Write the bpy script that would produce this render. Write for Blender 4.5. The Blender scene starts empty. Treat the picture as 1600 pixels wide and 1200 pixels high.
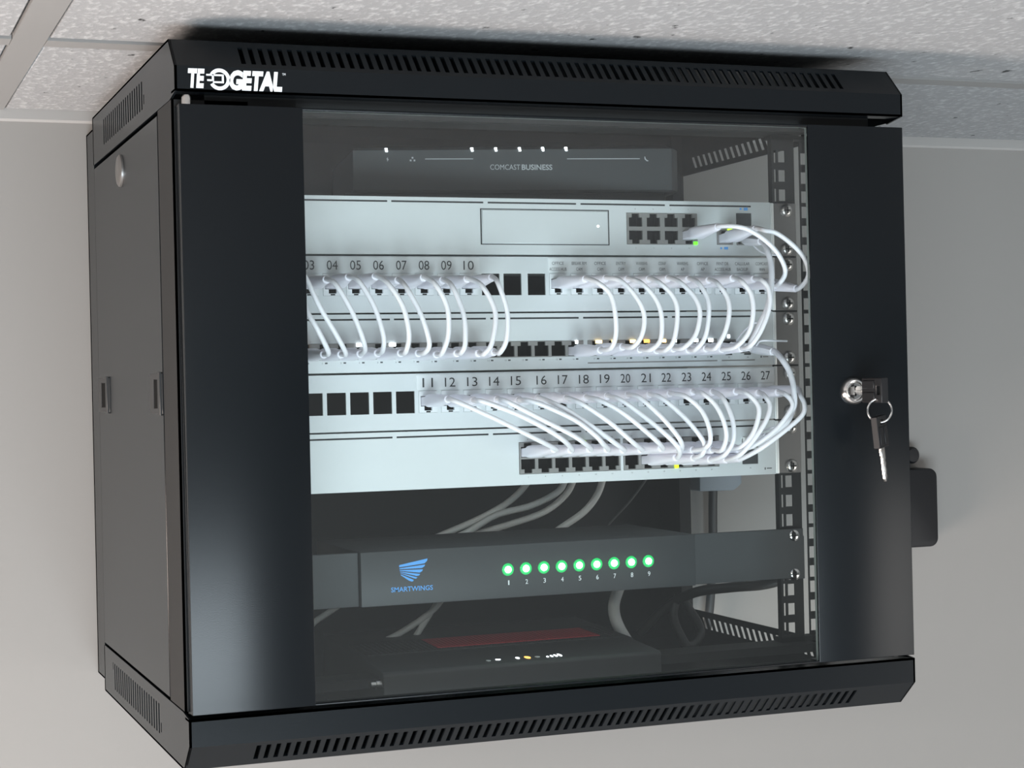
import bpy, bmesh, math, random
from mathutils import Vector, Matrix
random.seed(7)
C = bpy.context.scene.collection
S = 0.001                      # everything below is written in millimetres

# ------------------------------------------------------------------ camera
CAM = Vector((-512.24, -1226.94, 210.29)); FPX = 2859.8
RX, RY, RZ = 0.0011457, 0.022766, -0.3616333
R = (Matrix.Rotation(RZ, 3, 'Z') @ Matrix.Rotation(RX, 3, 'X') @ Matrix.Rotation(RY, 3, 'Y'))
cd = bpy.data.cameras.new('camera'); cam = bpy.data.objects.new('camera', cd); C.objects.link(cam)
cd.sensor_width = 36; cd.lens = FPX / 1600 * 36; cd.clip_start = 0.05
right, fwd, up = R.col[0], R.col[1], R.col[2]
M4 = Matrix((right, up, -fwd)).transposed().to_4x4(); M4.translation = CAM * S
cam.matrix_world = M4
bpy.context.scene.camera = cam

def at(u, v, ax, val):
    """the point of the plane <ax>=val (mm) that the photograph shows at pixel u, v"""
    d = R @ Vector(((u - 800) / FPX, 1, -(v - 600) / FPX)); k = 'xyz'.index(ax)
    return CAM + d * ((val - CAM[k]) / d[k])

# ------------------------------------------------------------------ light
w = bpy.data.worlds.new('world'); bpy.context.scene.world = w; w.use_nodes = True
# the room behind the camera: dim, growing lighter towards the low window side
_nt = w.node_tree; _bg = _nt.nodes['Background']; _bg.inputs[0].default_value = (0.90, 0.97, 1.0, 1)
_tc = _nt.nodes.new('ShaderNodeTexCoord'); _dp = _nt.nodes.new('ShaderNodeVectorMath'); _dp.operation = 'DOT_PRODUCT'
_dp.inputs[1].default_value = (0.0, -0.894, -0.447)
_mr = _nt.nodes.new('ShaderNodeMapRange'); _mr.interpolation_type = 'SMOOTHSTEP'
for _k, _v in ((1, 0.72), (2, 0.99), (3, 0.075), (4, 0.23)): _mr.inputs[_k].default_value = _v
_nt.links.new(_tc.outputs['Generated'], _dp.inputs[0]); _nt.links.new(_dp.outputs['Value'], _mr.inputs[0]); _nt.links.new(_mr.outputs[0], _bg.inputs[1])
def area(name, loc, target, sx, sy, power, col):
    l = bpy.data.lights.new(name, 'AREA'); l.shape = 'RECTANGLE'; l.size = sx; l.size_y = sy
    l.energy = power; l.color = col
    o = bpy.data.objects.new(name, l); C.objects.link(o); o.location = loc
    o.rotation_euler = (Vector(target) - Vector(loc)).to_track_quat('-Z', 'Y').to_euler()
    return o
area('daylight_window', (-0.85, -3.0, -1.46), (-0.25, 0, 0.0), 2.5, 1.0, 72, (0.80, 0.92, 1.0))
area('right_wall_fill', (2.0, -1.5, -0.75), (0.45, 0.46, 0.2), 1.0, 1.0, 6, (1.0, 0.96, 0.92))  # added fill, no known source: lifts the dark wall right of the cabinet
area('warm_room_lamp', (-2.1, -0.35, -1.05), (-0.85, 0.46, -0.5), 0.9, 0.9, 48, (1.0, 0.84, 0.745))
area('floor_bounce_fill', (-1.5, -2.0, 0.44), (-1.5, -2.0, -1.0), 1.2, 0.6, 24, (1.0, 0.97, 0.93))  # added unseen fill: lights the floor so its bounce reaches the ceiling
vs_ = bpy.context.scene.view_settings
vs_.view_transform = 'Standard'; vs_.look = 'None'; vs_.gamma = 1; vs_.exposure = 1.15; vs_.use_curve_mapping = False

# ------------------------------------------------------------------ materials
def mat(name, col, rough=0.5, metal=0.0, spec=0.5, emis=None, es=0.0, bump=None, **kw):
    m = bpy.data.materials.new(name); m.use_nodes = True
    nt = m.node_tree; b = nt.nodes['Principled BSDF']
    b.inputs['Base Color'].default_value = (*col, 1); b.inputs['Roughness'].default_value = rough
    b.inputs['Metallic'].default_value = metal; b.inputs['Specular IOR Level'].default_value = spec
    if emis: b.inputs['Emission Color'].default_value = (*emis, 1); b.inputs['Emission Strength'].default_value = es
    if bump:
        tc = nt.nodes.new('ShaderNodeTexCoord'); n = nt.nodes.new('ShaderNodeTexNoise'); bp = nt.nodes.new('ShaderNodeBump')
        n.inputs['Scale'].default_value = bump[0]; n.inputs['Detail'].default_value = 4
        bp.inputs['Strength'].default_value = bump[1]; bp.inputs['Distance'].default_value = 0.0006
        nt.links.new(tc.outputs['Object'], n.inputs['Vector']); nt.links.new(n.outputs['Fac'], bp.inputs['Height'])
        nt.links.new(bp.outputs['Normal'], b.inputs['Normal'])
    for k, v in kw.items(): b.inputs[k].default_value = v
    return m
def brushed(name, col, rough, metal, amt=0.04, scale=(900, 900, 14)):
    m = mat(name, col, rough, metal); nt = m.node_tree; b = nt.nodes['Principled BSDF']
    tc = nt.nodes.new('ShaderNodeTexCoord'); mp = nt.nodes.new('ShaderNodeMapping'); n = nt.nodes.new('ShaderNodeTexNoise')
    mp.inputs['Scale'].default_value = scale; n.inputs['Scale'].default_value = 1; n.inputs['Detail'].default_value = 3
    mr = nt.nodes.new('ShaderNodeMapRange'); mr.inputs[3].default_value = rough - amt; mr.inputs[4].default_value = rough + amt
    nt.links.new(tc.outputs['Object'], mp.inputs[0]); nt.links.new(mp.outputs[0], n.inputs['Vector'])
    nt.links.new(n.outputs['Fac'], mr.inputs[0]); nt.links.new(mr.outputs[0], b.inputs['Roughness'])
    return m
M = {}
M['black'] = mat('black_powder_coat', (0.0042, 0.0056, 0.0070), 0.27, 0, 0.22, bump=(1300, 0.08))  # blue tint puts the door's bluish reflected sheen into the coat colour
M['black_in'] = mat('black_steel_inside', (0.012, 0.0125, 0.013), 0.65, 0, 0.3)
M['plastic'] = mat('black_plastic', (0.016, 0.017, 0.018), 0.45)
M['dark'] = mat('matt_black_plastic', (0.008, 0.008, 0.009), 0.5, 0, 0.3)
M['soft'] = mat('dark_grey_plastic', (0.035, 0.038, 0.04), 0.55)
M['hole'] = mat('dark_cavity', (0.003, 0.003, 0.003), 0.7, 0, 0.1)
M['slot'] = mat('slot_black', (0.008, 0.009, 0.011), 0.6)
M['silver'] = brushed('silver_aluminium', (0.76, 0.79, 0.80), 0.46, 0.5)
M['panel'] = brushed('pale_grey_panel', (0.72, 0.75, 0.765), 0.48, 0.4)
M['ear'] = brushed('bare_metal_ear', (0.30, 0.29, 0.285), 0.38, 0.9)
M['bright'] = mat('bright_metal_edge', (0.88, 0.88, 0.86), 0.35, 0.3)
M['cage'] = mat('port_cage_metal', (0.33, 0.32, 0.31), 0.4, 0.6)
M['chrome'] = mat('chrome', (0.75, 0.74, 0.73), 0.16, 1.0)
M['nickel'] = mat('nickel', (0.62, 0.60, 0.58), 0.28, 1.0)
M['satin'] = mat('satin_zinc', (0.20, 0.195, 0.19), 0.4, 0.8)
M['jack'] = mat('white_jack_plastic', (0.76, 0.78, 0.80), 0.45)
M['label'] = mat('white_label', (0.78, 0.80, 0.81), 0.5)
M['ink'] = mat('dark_ink', (0.03, 0.032, 0.035), 0.6)
M['ink2'] = mat('grey_ink', (0.07, 0.075, 0.08), 0.6)
M['cord'] = mat('white_cord', (0.80, 0.79, 0.84), 0.42)
M['boot'] = mat('translucent_white_boot', (0.84, 0.82, 0.90), 0.38)
M['white'] = mat('white_print', (0.80, 0.82, 0.84), 0.5)
M['greyprint'] = mat('pale_grey_print', (0.42, 0.43, 0.44), 0.5)
M['blue'] = mat('blue_print', (0.10, 0.36, 0.80), 0.5)
M['red'] = mat('red_mesh', (0.55, 0.02, 0.035), 0.5)
M['bluegrey'] = mat('grey_blue_plastic', (0.20, 0.24, 0.28), 0.5)
M['greycord'] = mat('grey_white_cord', (0.88, 0.88, 0.86), 0.5)
M['edge'] = mat('glass_edge', (0.10, 0.12, 0.117), 0.3)
M['led_white'] = mat('led_white', (1, 1, 1), 0.4, emis=(0.85, 0.93, 1.0), es=4.0)
M['led_core'] = mat('led_green_core', (1, 1, 1), 0.4, emis=(0.50, 1.0, 0.62), es=8.0)
M['led_halo'] = mat('led_green_halo', (0.02, 0.35, 0.10), 0.4, emis=(0.0, 0.50, 0.11), es=0.22)  # glow around the green bulbs, made as a faintly emissive disc
M['led_lime'] = mat('led_lime', (0.5, 1, 0), 0.4, emis=(0.55, 1.0, 0.02), es=0.9)
M['led_green'] = mat('led_green', (0.1, 1, 0), 0.4, emis=(0.12, 1.0, 0.02), es=0.9)
M['led_orange'] = mat('led_orange', (1, 0.5, 0.1), 0.4, emis=(1.0, 0.42, 0.08), es=1.6)
M['led_amber'] = mat('led_amber', (1, 0.75, 0.3), 0.4, emis=(1.0, 0.68, 0.25), es=2.2)

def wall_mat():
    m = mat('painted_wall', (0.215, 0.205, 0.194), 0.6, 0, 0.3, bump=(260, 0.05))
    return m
def tile_mat():
    m = mat('mineral_fibre_tile', (0.72, 0.73, 0.735), 0.9, 0, 0.2); nt = m.node_tree; b = nt.nodes['Principled BSDF']
    tc = nt.nodes.new('ShaderNodeTexCoord')
    def noise(sc, det, xyz=(1, 1, 1)):
        mp = nt.nodes.new('ShaderNodeMapping'); mp.inputs['Scale'].default_value = xyz
        n = nt.nodes.new('ShaderNodeTexNoise'); n.inputs['Scale'].default_value = sc; n.inputs['Detail'].default_value = det
        nt.links.new(tc.outputs['Object'], mp.inputs[0]); nt.links.new(mp.outputs[0], n.inputs['Vector']); return n
    def ramp(src, p0, p1, c0, c1):
        r = nt.nodes.new('ShaderNodeValToRGB'); e = r.color_ramp.elements
        e[0].position, e[1].position = p0, p1; e[0].color = (*c0, 1); e[1].color = (*c1, 1)
        nt.links.new(src, r.inputs[0]); return r
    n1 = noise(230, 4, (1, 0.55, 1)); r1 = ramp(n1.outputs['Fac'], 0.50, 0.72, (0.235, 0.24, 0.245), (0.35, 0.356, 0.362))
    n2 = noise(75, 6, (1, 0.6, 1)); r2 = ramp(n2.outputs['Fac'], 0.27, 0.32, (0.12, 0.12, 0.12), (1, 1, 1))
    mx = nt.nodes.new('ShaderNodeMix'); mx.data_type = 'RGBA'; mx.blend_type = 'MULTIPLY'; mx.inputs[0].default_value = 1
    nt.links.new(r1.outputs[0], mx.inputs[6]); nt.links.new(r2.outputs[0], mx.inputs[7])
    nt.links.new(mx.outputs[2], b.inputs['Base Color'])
    bp = nt.nodes.new('ShaderNodeBump'); bp.inputs['Strength'].default_value = 0.3; bp.inputs['Distance'].default_value = 0.0025
    nt.links.new(n1.outputs['Fac'], bp.inputs['Height']); nt.links.new(bp.outputs['Normal'], b.inputs['Normal'])
    return m
def glass_mat():
    m = bpy.data.materials.new('door_glass'); m.use_nodes = True; nt = m.node_tree; nt.nodes.clear()
    out = nt.nodes.new('ShaderNodeOutputMaterial'); mx = nt.nodes.new('ShaderNodeMixShader')
    tr = nt.nodes.new('ShaderNodeBsdfTransparent'); tr.inputs[0].default_value = (0.955, 0.972, 0.966, 1)
    gl = nt.nodes.new('ShaderNodeBsdfGlossy'); gl.inputs['Roughness'].default_value = 0.06
    lw = nt.nodes.new('ShaderNodeLayerWeight'); lw.inputs[0].default_value = 0.5
    pw = nt.nodes.new('ShaderNodeMath'); pw.operation = 'POWER'; pw.inputs[1].default_value = 5
    ma = nt.nodes.new('ShaderNodeMath'); ma.operation = 'MULTIPLY_ADD'; ma.inputs[1].default_value = 0.9; ma.inputs[2].default_value = 0.06
    nt.links.new(lw.outputs['Facing'], pw.inputs[0]); nt.links.new(pw.outputs[0], ma.inputs[0]); nt.links.new(ma.outputs[0], mx.inputs[0])
    nt.links.new(tr.outputs[0], mx.inputs[1]); nt.links.new(gl.outputs[0], mx.inputs[2]); nt.links.new(mx.outputs[0], out.inputs[0])
    return m
M['wall'] = wall_mat(); M['tile'] = tile_mat(); M['glass'] = glass_mat()
M['floor'] = mat('grey_floor', (0.62, 0.61, 0.60), 0.6)
M['tbar'] = mat('painted_grid', (0.195, 0.193, 0.19), 0.5)
M['trimpaint'] = mat('painted_wall_angle', (0.26, 0.252, 0.243), 0.5)

# ------------------------------------------------------------------ mesh helpers
ORG = {}
class MB:
    def __init__(s): s.v = []; s.f = []; s.m = []
    def face(s, pts, m=0):
        n = len(s.v); s.v += [tuple(p) for p in pts]; s.f.append(tuple(range(n, n + len(pts)))); s.m.append(m)
    def box(s, x0, x1, y0, y1, z0, z1, m=0, T=None):
        p = [Vector((x, y, z)) for x in (x0, x1) for y in (y0, y1) for z in (z0, z1)]
        if T: p = [T(q) for q in p]
        for q in ((0, 1, 3, 2), (4, 6, 7, 5), (0, 4, 5, 1), (2, 3, 7, 6), (0, 2, 6, 4), (1, 5, 7, 3)): s.face([p[i] for i in q], m)
        return s
    def prism(s, poly, fn, d0, d1, m=0):
        a = [fn(p[0], p[1], d0) for p in poly]; b = [fn(p[0], p[1], d1) for p in poly]; n = len(poly)
        s.face(a, m); s.face(b[::-1], m)
        for i in range(n): s.face([a[i], b[i], b[(i + 1) % n], a[(i + 1) % n]], m)
        return s
    def rings(s, rings, m=0, cap=True, mcap=None):
        n = len(rings[0])
        for a, b in zip(rings, rings[1:]):
            for i in range(n): s.face([a[i], a[(i + 1) % n], b[(i + 1) % n], b[i]], m)
        if cap: s.face(rings[0][::-1], m); s.face(rings[-1], m if mcap is None else mcap)
        return s
    def tube(s, pts, r, n=10, m=0):
        pts = [Vector(p) for p in pts]; rr = r if isinstance(r, (list, tuple)) else [r] * len(pts)
        nrm = None; rings = []
        for i, p in enumerate(pts):
            t = (pts[min(i + 1, len(pts) - 1)] - pts[max(i - 1, 0)]).normalized()
            if nrm is None: nrm = t.orthogonal().normalized()
            nrm = (nrm - t * nrm.dot(t)).normalized(); bi = t.cross(nrm)
            rings.append([p + (nrm * math.cos(a) + bi * math.sin(a)) * rr[i] for a in [2 * math.pi * k / n for k in range(n)]])
        return s.rings(rings, m)
    def lathe(s, c, prof, n=24, m=0, axis='y'):
        """prof: (distance along axis, radius)"""
        rings = []
        for d, r in prof:
            ring = []
            for k in range(n):
                a = 2 * math.pi * k / n; p = (r * math.cos(a), r * math.sin(a))
                ring.append({'y': (c[0] + p[0], c[1] + d, c[2] + p[1]), 'x': (c[0] + d, c[1] + p[0], c[2] + p[1]), 'z': (c[0] + p[0], c[1] + p[1], c[2] + d)}[axis])
            rings.append(ring)
        return s.rings(rings, m)
    def torus(s, c, R_, r, e1, e2, n=40, k=8, m=0):
        e1 = Vector(e1).normalized(); e2 = Vector(e2).normalized(); e3 = e1.cross(e2); c = Vector(c); rg = []
        for i in range(n):
            a = 2 * math.pi * i / n; d = e1 * math.cos(a) + e2 * math.sin(a)
            rg.append([c + d * R_ + (d * math.cos(b) + e3 * math.sin(b)) * r for b in [2 * math.pi * j / k for j in range(k)]])
        for i in range(n):
            a, b = rg[i], rg[(i + 1) % n]
            for j in range(k): s.face([a[j], a[(j + 1) % k], b[(j + 1) % k], b[j]], m)
        return s
    def plate(s, u0, u1, v0, v1, holes, fn, t0, t1, m=0):
        """a sheet u0..u1 x v0..v1 with rectangular holes; fn(u, v, depth) -> xyz"""
        us = sorted({u0, u1, *[h[0] for h in holes], *[h[1] for h in holes]}); vs = sorted({v0, v1, *[h[2] for h in holes], *[h[3] for h in holes]})
        us = [u for u in us if u0 <= u <= u1]; vs = [v for v in vs if v0 <= v <= v1]
        nu, nv = len(us) - 1, len(vs) - 1
        def solid(i, j):
            if i < 0 or j < 0 or i >= nu or j >= nv: return False
            cu, cv = (us[i] + us[i + 1]) / 2, (vs[j] + vs[j + 1]) / 2
            return not any(h[0] < cu < h[1] and h[2] < cv < h[3] for h in holes)
        for i in range(nu):
            for j in range(nv):
                if not solid(i, j): continue
                a, b, c, d = us[i], us[i + 1], vs[j], vs[j + 1]
                s.face([fn(a, c, t0), fn(b, c, t0), fn(b, d, t0), fn(a, d, t0)], m)
                s.face([fn(a, c, t1), fn(a, d, t1), fn(b, d, t1), fn(b, c, t1)], m)
                for di, dj, (p, q) in ((-1, 0, ((a, c), (a, d))), (1, 0, ((b, c), (b, d))), (0, -1, ((a, c), (b, c))), (0, 1, ((a, d), (b, d)))):
                    if not solid(i + di, j + dj): s.face([fn(*p, t0), fn(*q, t0), fn(*q, t1), fn(*p, t1)], m)
        return s
    def build(s, name, mats, parent=None, bevel=0, seg=2, smooth=False, doubles=True):
        o = ORG.get(parent.name, Vector((0, 0, 0))) if parent else Vector((0, 0, 0))
        me = bpy.data.meshes.new(name); me.from_pydata([((Vector(v) - o) * S)[:] for v in s.v], [], s.f)
        mats = mats if isinstance(mats, (list, tuple)) else [mats]
        for mm in mats: me.materials.append(M[mm] if isinstance(mm, str) else mm)
        for p, mi in zip(me.polygons, s.m): p.material_index = mi
        bm = bmesh.new(); bm.from_mesh(me)
        if doubles: bmesh.ops.remove_doubles(bm, verts=bm.verts, dist=1e-6)
        bmesh.ops.recalc_face_normals(bm, faces=bm.faces)
        if bevel:
            ed = [e for e in bm.edges if len(e.link_faces) == 2 and e.calc_face_angle(0) > 0.5]
            bmesh.ops.bevel(bm, geom=ed, offset=bevel * S, segments=seg, profile=0.5, affect='EDGES', clamp_overlap=True)
        bm.to_mesh(me); bm.free()
        if smooth or bevel:
            for p in me.polygons: p.use_smooth = True
            me.set_sharp_from_angle(angle=math.radians(40))
        ob = bpy.data.objects.new(name, me); C.objects.link(ob)
        if parent: ob.parent = parent
        ORG[ob.name] = o
        return ob
def tag(o, label=None, cat=None, group=None, kind=None):
    if label: o['label'] = label
    if cat: o['category'] = cat
    if group: o['group'] = group
    if kind: o['kind'] = kind
    return o
def thing(name, loc, label, cat, group=None):
    e = bpy.data.objects.new(name, None); C.objects.link(e); e.location = Vector(loc) * S; e.empty_display_size = 0.02
    ORG[e.name] = Vector(loc); return tag(e, label, cat, group)
def structure(o): o['kind'] = 'structure'; return o
def inst(name, mesh, parent, loc):
    """one more part with shared mesh data, its origin at loc (mm, world)"""
    o = bpy.data.objects.new(name, mesh); C.objects.link(o); o.parent = parent
    o.location = (Vector(loc) - ORG[parent.name]) * S; ORG[o.name] = ORG[parent.name]; return o
def spline(P, k=10):
    P = [Vector(p) for p in P]; P = [P[0] * 2 - P[1]] + P + [P[-1] * 2 - P[-2]]; out = []
    for i in range(1, len(P) - 2):
        a, b, c, d = P[i - 1:i + 3]
        for j in range(k):
            t = j / k; out.append(0.5 * ((2 * b) + (c - a) * t + (2 * a - 5 * b + 4 * c - d) * t * t + (3 * b - a - 3 * c + d) * t ** 3))
    out.append(P[-2]); return out
_tc = {}
def text_polys(txt, shear=0.0, bold=0.0, space=1.0):
    k = (txt, shear, bold, space)
    if k in _tc: return _tc[k]
    cu = bpy.data.curves.new('lettering', 'FONT'); cu.body = txt; cu.resolution_u = 3; cu.shear = shear; cu.offset = bold; cu.space_character = space; cu.fill_mode = 'FRONT'
    o = bpy.data.objects.new('lettering', cu); C.objects.link(o)
    me = bpy.data.meshes.new_from_object(o.evaluated_get(bpy.context.evaluated_depsgraph_get()))
    vs = [(v.co.x, v.co.y) for v in me.vertices]; fs = [tuple(p.vertices) for p in me.polygons]
    bpy.data.objects.remove(o); bpy.data.curves.remove(cu); bpy.data.meshes.remove(me)
    _tc[k] = (vs, fs); return _tc[k]
def text(mb, txt, x0, x1, z0, z1, y, m=0, fn=None, **kw):
    """lettering fitted into x0..x1, z0..z1 on a face at depth y (looking towards -y)"""
    vs, fs = text_polys(txt, **kw)
    a, b = min(v[0] for v in vs), max(v[0] for v in vs); c, d = min(v[1] for v in vs), max(v[1] for v in vs)
    n = len(mb.v)
    for p in vs:
        X = x0 + (p[0] - a) / (b - a) * (x1 - x0); Z = z0 + (p[1] - c) / (d - c) * (z1 - z0)
        mb.v.append(tuple(fn(X, Z, y)) if fn else (X, y, Z))
    for f in fs: mb.f.append(tuple(n + i for i in f)); mb.m.append(m)
    return mb
def textc(mb, txt, cx, cz, h, y, k=0.62, m=0, **kw):
    """centred lettering of height h; k = width of a character as a share of h"""
    wd = h * k * len(txt.replace(' ', '')) + h * 0.35 * txt.count(' ')
    if txt == '1': wd = h * 0.3
    return text(mb, txt, cx - wd / 2, cx + wd / 2, cz - h / 2, cz + h / 2, y, m, **kw)
FXZ = lambda u, v, d: (u, d, v)        # sheet facing the room (front)
FYZ = lambda u, v, d: (d, u, v)        # sheet facing sideways
FXY = lambda u, v, d: (u, v, d)        # level sheet

# ------------------------------------------------------------------ the room
YW, ZC = 460.0, 468.0
structure(MB().box(-3500, 3500, YW, YW + 100, -1950, 560).build('wall_back', 'wall'))
structure(MB().box(-3500, 3500, -5000, YW, -2000, -1950).build('floor', 'floor'))
# the grid ceiling: board above, then every tile and grid bar
structure(MB().box(-2600, 2600, -3200, YW, ZC + 16, ZC + 60).build('ceiling', 'tile'))
XT, YT = -354.0, 147.0                  # right edge of the long bar, far edge of the cross bar
BW = 24.0; PX = 1220.0; PY = 610.0
n = 0
def bar(x0, x1, y0, y1):
    global n
    n += 1; structure(MB().box(x0, x1, y0, y1, ZC - 1.2, ZC + 15.5).build('trim_%d' % (n + 1), 'tbar'))
xs = [XT + PX * i for i in range(-1, 3)]
for x in xs: bar(x - BW, x, -1090, YW - 3)
for i in range(-1, 2):
    for y in (YT, YT - PY, YT - 2 * PY): bar(XT + PX * i + .5, XT + PX * (i + 1) - BW - .5, y - BW, y)
gap = 1.2
tmesh = {}
spots = []
for i in range(-1, 2):
    for j, (y0, y1) in enumerate(((YT + gap, YW - 4), (YT - PY + gap, YT - BW - 4.5), (YT - 2 * PY + gap, YT - PY - BW - 4.5))):
        spots.append((XT + PX * i + gap, XT + PX * (i + 1) - BW - gap, y0, y1, i, j))
wh = {(-1, 0): 'cut ceiling tile along the wall left of the long grid bar', (0, 0): 'cut ceiling tile along the wall above the cabinet', (1, 0): 'cut ceiling tile along the wall right of the cabinet',
      (-1, 1): 'full ceiling tile left of the long grid bar', (0, 1): 'full speckled ceiling tile right of the long grid bar, above the cabinet front', (1, 1): 'full ceiling tile at the upper right',
      (-1, 2): 'ceiling tile in the row nearest the room, left', (0, 2): 'ceiling tile in the row nearest the room, middle', (1, 2): 'ceiling tile in the row nearest the room, right'}
for x0, x1, y0, y1, i, j in spots:
    o = MB().box(x0, x1, y0, y1, ZC, ZC + 15.5).build('ceiling_tile', 'tile', bevel=1.2, seg=1)
    tag(o, 'white ' + wh[(i, j)], 'ceiling tile', 'mineral fibre ceiling tiles')
structure(MB().prism([(YW, 457), (YW, ZC + 3), (YW - 3.5, ZC + 3), (YW - 3.5, 459), (YW - 2, 457)], lambda a, b, d: (d, a, b), -2600, 2600).build('trim_1', 'trimpaint'))

# ------------------------------------------------------------------ the cabinet
W, D = 284.6, 392.0
cab = thing('server_cabinet', (0, 230, -47), 'black wall mounted server cabinet with glass door hung under the ceiling', 'cabinet')
def cap(sign, name):
    """top (sign 1) or bottom (-1) cover with slotted slope and slotted cheeks"""
    if sign > 0: zf0, zf1, zt, zs = 414.1, 431.4, 452.8, 411.0
    else: zf0, zf1, zt, zs = -9.4, -28.2, -47.2, -7.2
    mb = MB(); yb, yf, t = 24.1, 2.8, 1.6
    mb.box(-W, W, yf, yf + t, min(zf0, zf1), max(zf0, zf1))
    # slope with a row of slots
    P0, P1 = Vector((0, yf, zf1)), Vector((0, yb, zt)); L = (P1 - P0).length; e = (P1 - P0) / L
    nr = Vector((0, e.z, -e.y)) * (1 if e.z * 1 > 0 else -1); nr = Vector((0, abs(nr.y), -nr.z if False else nr.z))
    inn = Vector((0, 1, -0.9 * sign)).normalized()
    fn = lambda u, v, d: Vector((u, 0, 0)) + P0 + e * v + inn * d
    x0, x1 = (-238, 238); N = 68; pt = (x1 - x0) / N
    holes = [(x0 + pt * k, x0 + pt * k + pt * 0.47, 4.5, L - 6.5) for k in range(N)]
    mb.plate(-W, W, 0, L, holes, fn, 0, t)
    mb.box(-W, W, yb, D + 3, *sorted((zt, zt - sign * t)))
    # inner lip behind the front face
    mb.box(-W, W, yf, yf + 14, *sorted((zf0, zf0 + sign * t)))
    # left cheek
    if sign > 0: hl = [(134 + 10.7 * k, 134 + 10.7 * k + 4.6, 421, 442) for k in range(19)] + [(126, 129, 424, 431)]
    else: hl = [(119 + 10.7 * k, 119 + 10.7 * k + 4.6, -38, -16) for k in range(21)] + [(111, 114, -36, -29), (343, 346, -22, -16)]
    hr = [(150 + 11.2 * k, 150 + 11.2 * k + 5.6, 417, 428) for k in range(20)] if sign > 0 else [(150 + 11.2 * k, 150 + 11.2 * k + 5.6, -28.5, -18) for k in range(20)]
    lo, hi = sorted((zs, zt))
    mb.plate(yb, D + 3, lo, hi, hl, FYZ, -W, -W + t)
    lo_, hi_ = (412.0, zt) if sign > 0 else (zt, -12.0)
    zmid = (hr[0][2] + hr[0][3]) / 2
    def sl(u, v, d):                       # leaning slots of the right cheek
        return (d, u + (0 if not (140 < u < 380) else (v - zmid) * 0.6 if abs(v - zmid) < 7 else 0), v)
    mb.plate(yb, D + 3, lo_, hi_, hr, sl, W - .6, W)
    for x in (-W, W - t):
        q = [(yf, zf0), (yf, zf1), (yb, zt), (yb, zs)]
        mb.prism(q, lambda a, b, d: (d, a, b), x, x + t)
    o = mb.build(name, 'black', cab)
    return o
top = cap(1, 'top_cover'); bot = cap(-1, 'bottom_cover')
# maker's lettering on the top cover
mb = MB(); yl = 2.6
def lz(u, v): return at(u, v, 'y', yl)
a = lz(294, 137); b = lz(319.5, 107.5); text(mb, 'TE', a.x, b.x, a.z, b.z, yl, shear=0.14, bold=0.055, space=0.95)
a = lz(358.5, 141); b = lz(440.5, 112.5)
text(mb, 'GETAL', a.x, b.x, a.z, b.z, yl, shear=0.14, bold=0.055, space=0.95)
a = lz(441, 118); b = lz(446, 114.5); text(mb, 'TM', a.x, b.x, a.z, b.z, yl)
c = lz(343, 124)
for k in range(36):                       # open ring with a plug shape inside
    a0, a1 = math.radians(-150 + k * 300 / 36), math.radians(-150 + (k + 1) * 300 / 36)
    mb.face([(c.x + 7.4 * math.cos(a0), yl, c.z + 7.4 * math.sin(a0)), (c.x + 7.4 * math.cos(a1), yl, c.z + 7.4 * math.sin(a1)),
             (c.x + 4.9 * math.cos(a1), yl, c.z + 4.9 * math.sin(a1)), (c.x + 4.9 * math.cos(a0), yl, c.z + 4.9 * math.sin(a0))])
for bx in ((-9, 3, 2.2, 3.4), (1.6, 3, -2.6, 2.4), (-4.5, 1.8, -2.6, -1.4), (-5.2, -3.8, -1.2, 2.4), (-8.5, -5.2, -1.4, -0.2)):
    mb.face([(c.x + bx[0], yl, c.z + bx[2]), (c.x + bx[1], yl, c.z + bx[2]), (c.x + bx[1], yl, c.z + bx[3]), (c.x + bx[0], yl, c.z + bx[3])])
tag(mb.build('lettering', 'white', top), 'white maker lettering')
# front frame behind the door
mb = MB()
mb.box(-W, -W + 1.6, 17, 71, -6, 410.5); mb.box(-W, -232, 17, 18.6, -6, 410.5); mb.box(-W + 1.6, -W + 14, 71, 72.5, -6, 410.5)
mb.box(-262, 262, 17, 40, 405, 414); mb.box(-262, 262, 17, 40, -30, -10)
mb.box(-246, 246, 84, 116, 411, 415); mb.box(-246, 246, 84, 116, -12, -5)
mb.build('front_frame', 'black_in', cab)
# left side panel with its lock and slide latches
sp = MB().box(-W, -W + 1.5, 74.5, 391.5, -5, 407.8).build('side_panel', 'black', cab, bevel=0.5, seg=1)
MB().lathe((-W, 243, 388.5), [(0.5, 13.0), (-1.4, 12.8), (-2.6, 11.2), (-3.0, 7), (-2.8, 3.5), (-2.8, 0.5)], 32, 0, 'x').build('panel_lock', 'satin', sp, smooth=True)
for y0, y1, lever in ((74.8, 126, 76), (328, 390, 331)):
    mb = MB(); mb.plate(y0, y1, 196, 225, [(y0 + (14 if lever < 200 else 18), y1 - 16, 200, 221)], FYZ, -W - .7, -W + .2)
    mb.box(-W - 2.2, -W - .6, lever, lever + 9, 195, 226); mb.box(-W - .2, -W + .3, y0 + 6, y1 - 10, 200, 221, 1)
    mb.build('slide_latch', ['plastic', 'hole'], sp, bevel=0.5, seg=1)
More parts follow.
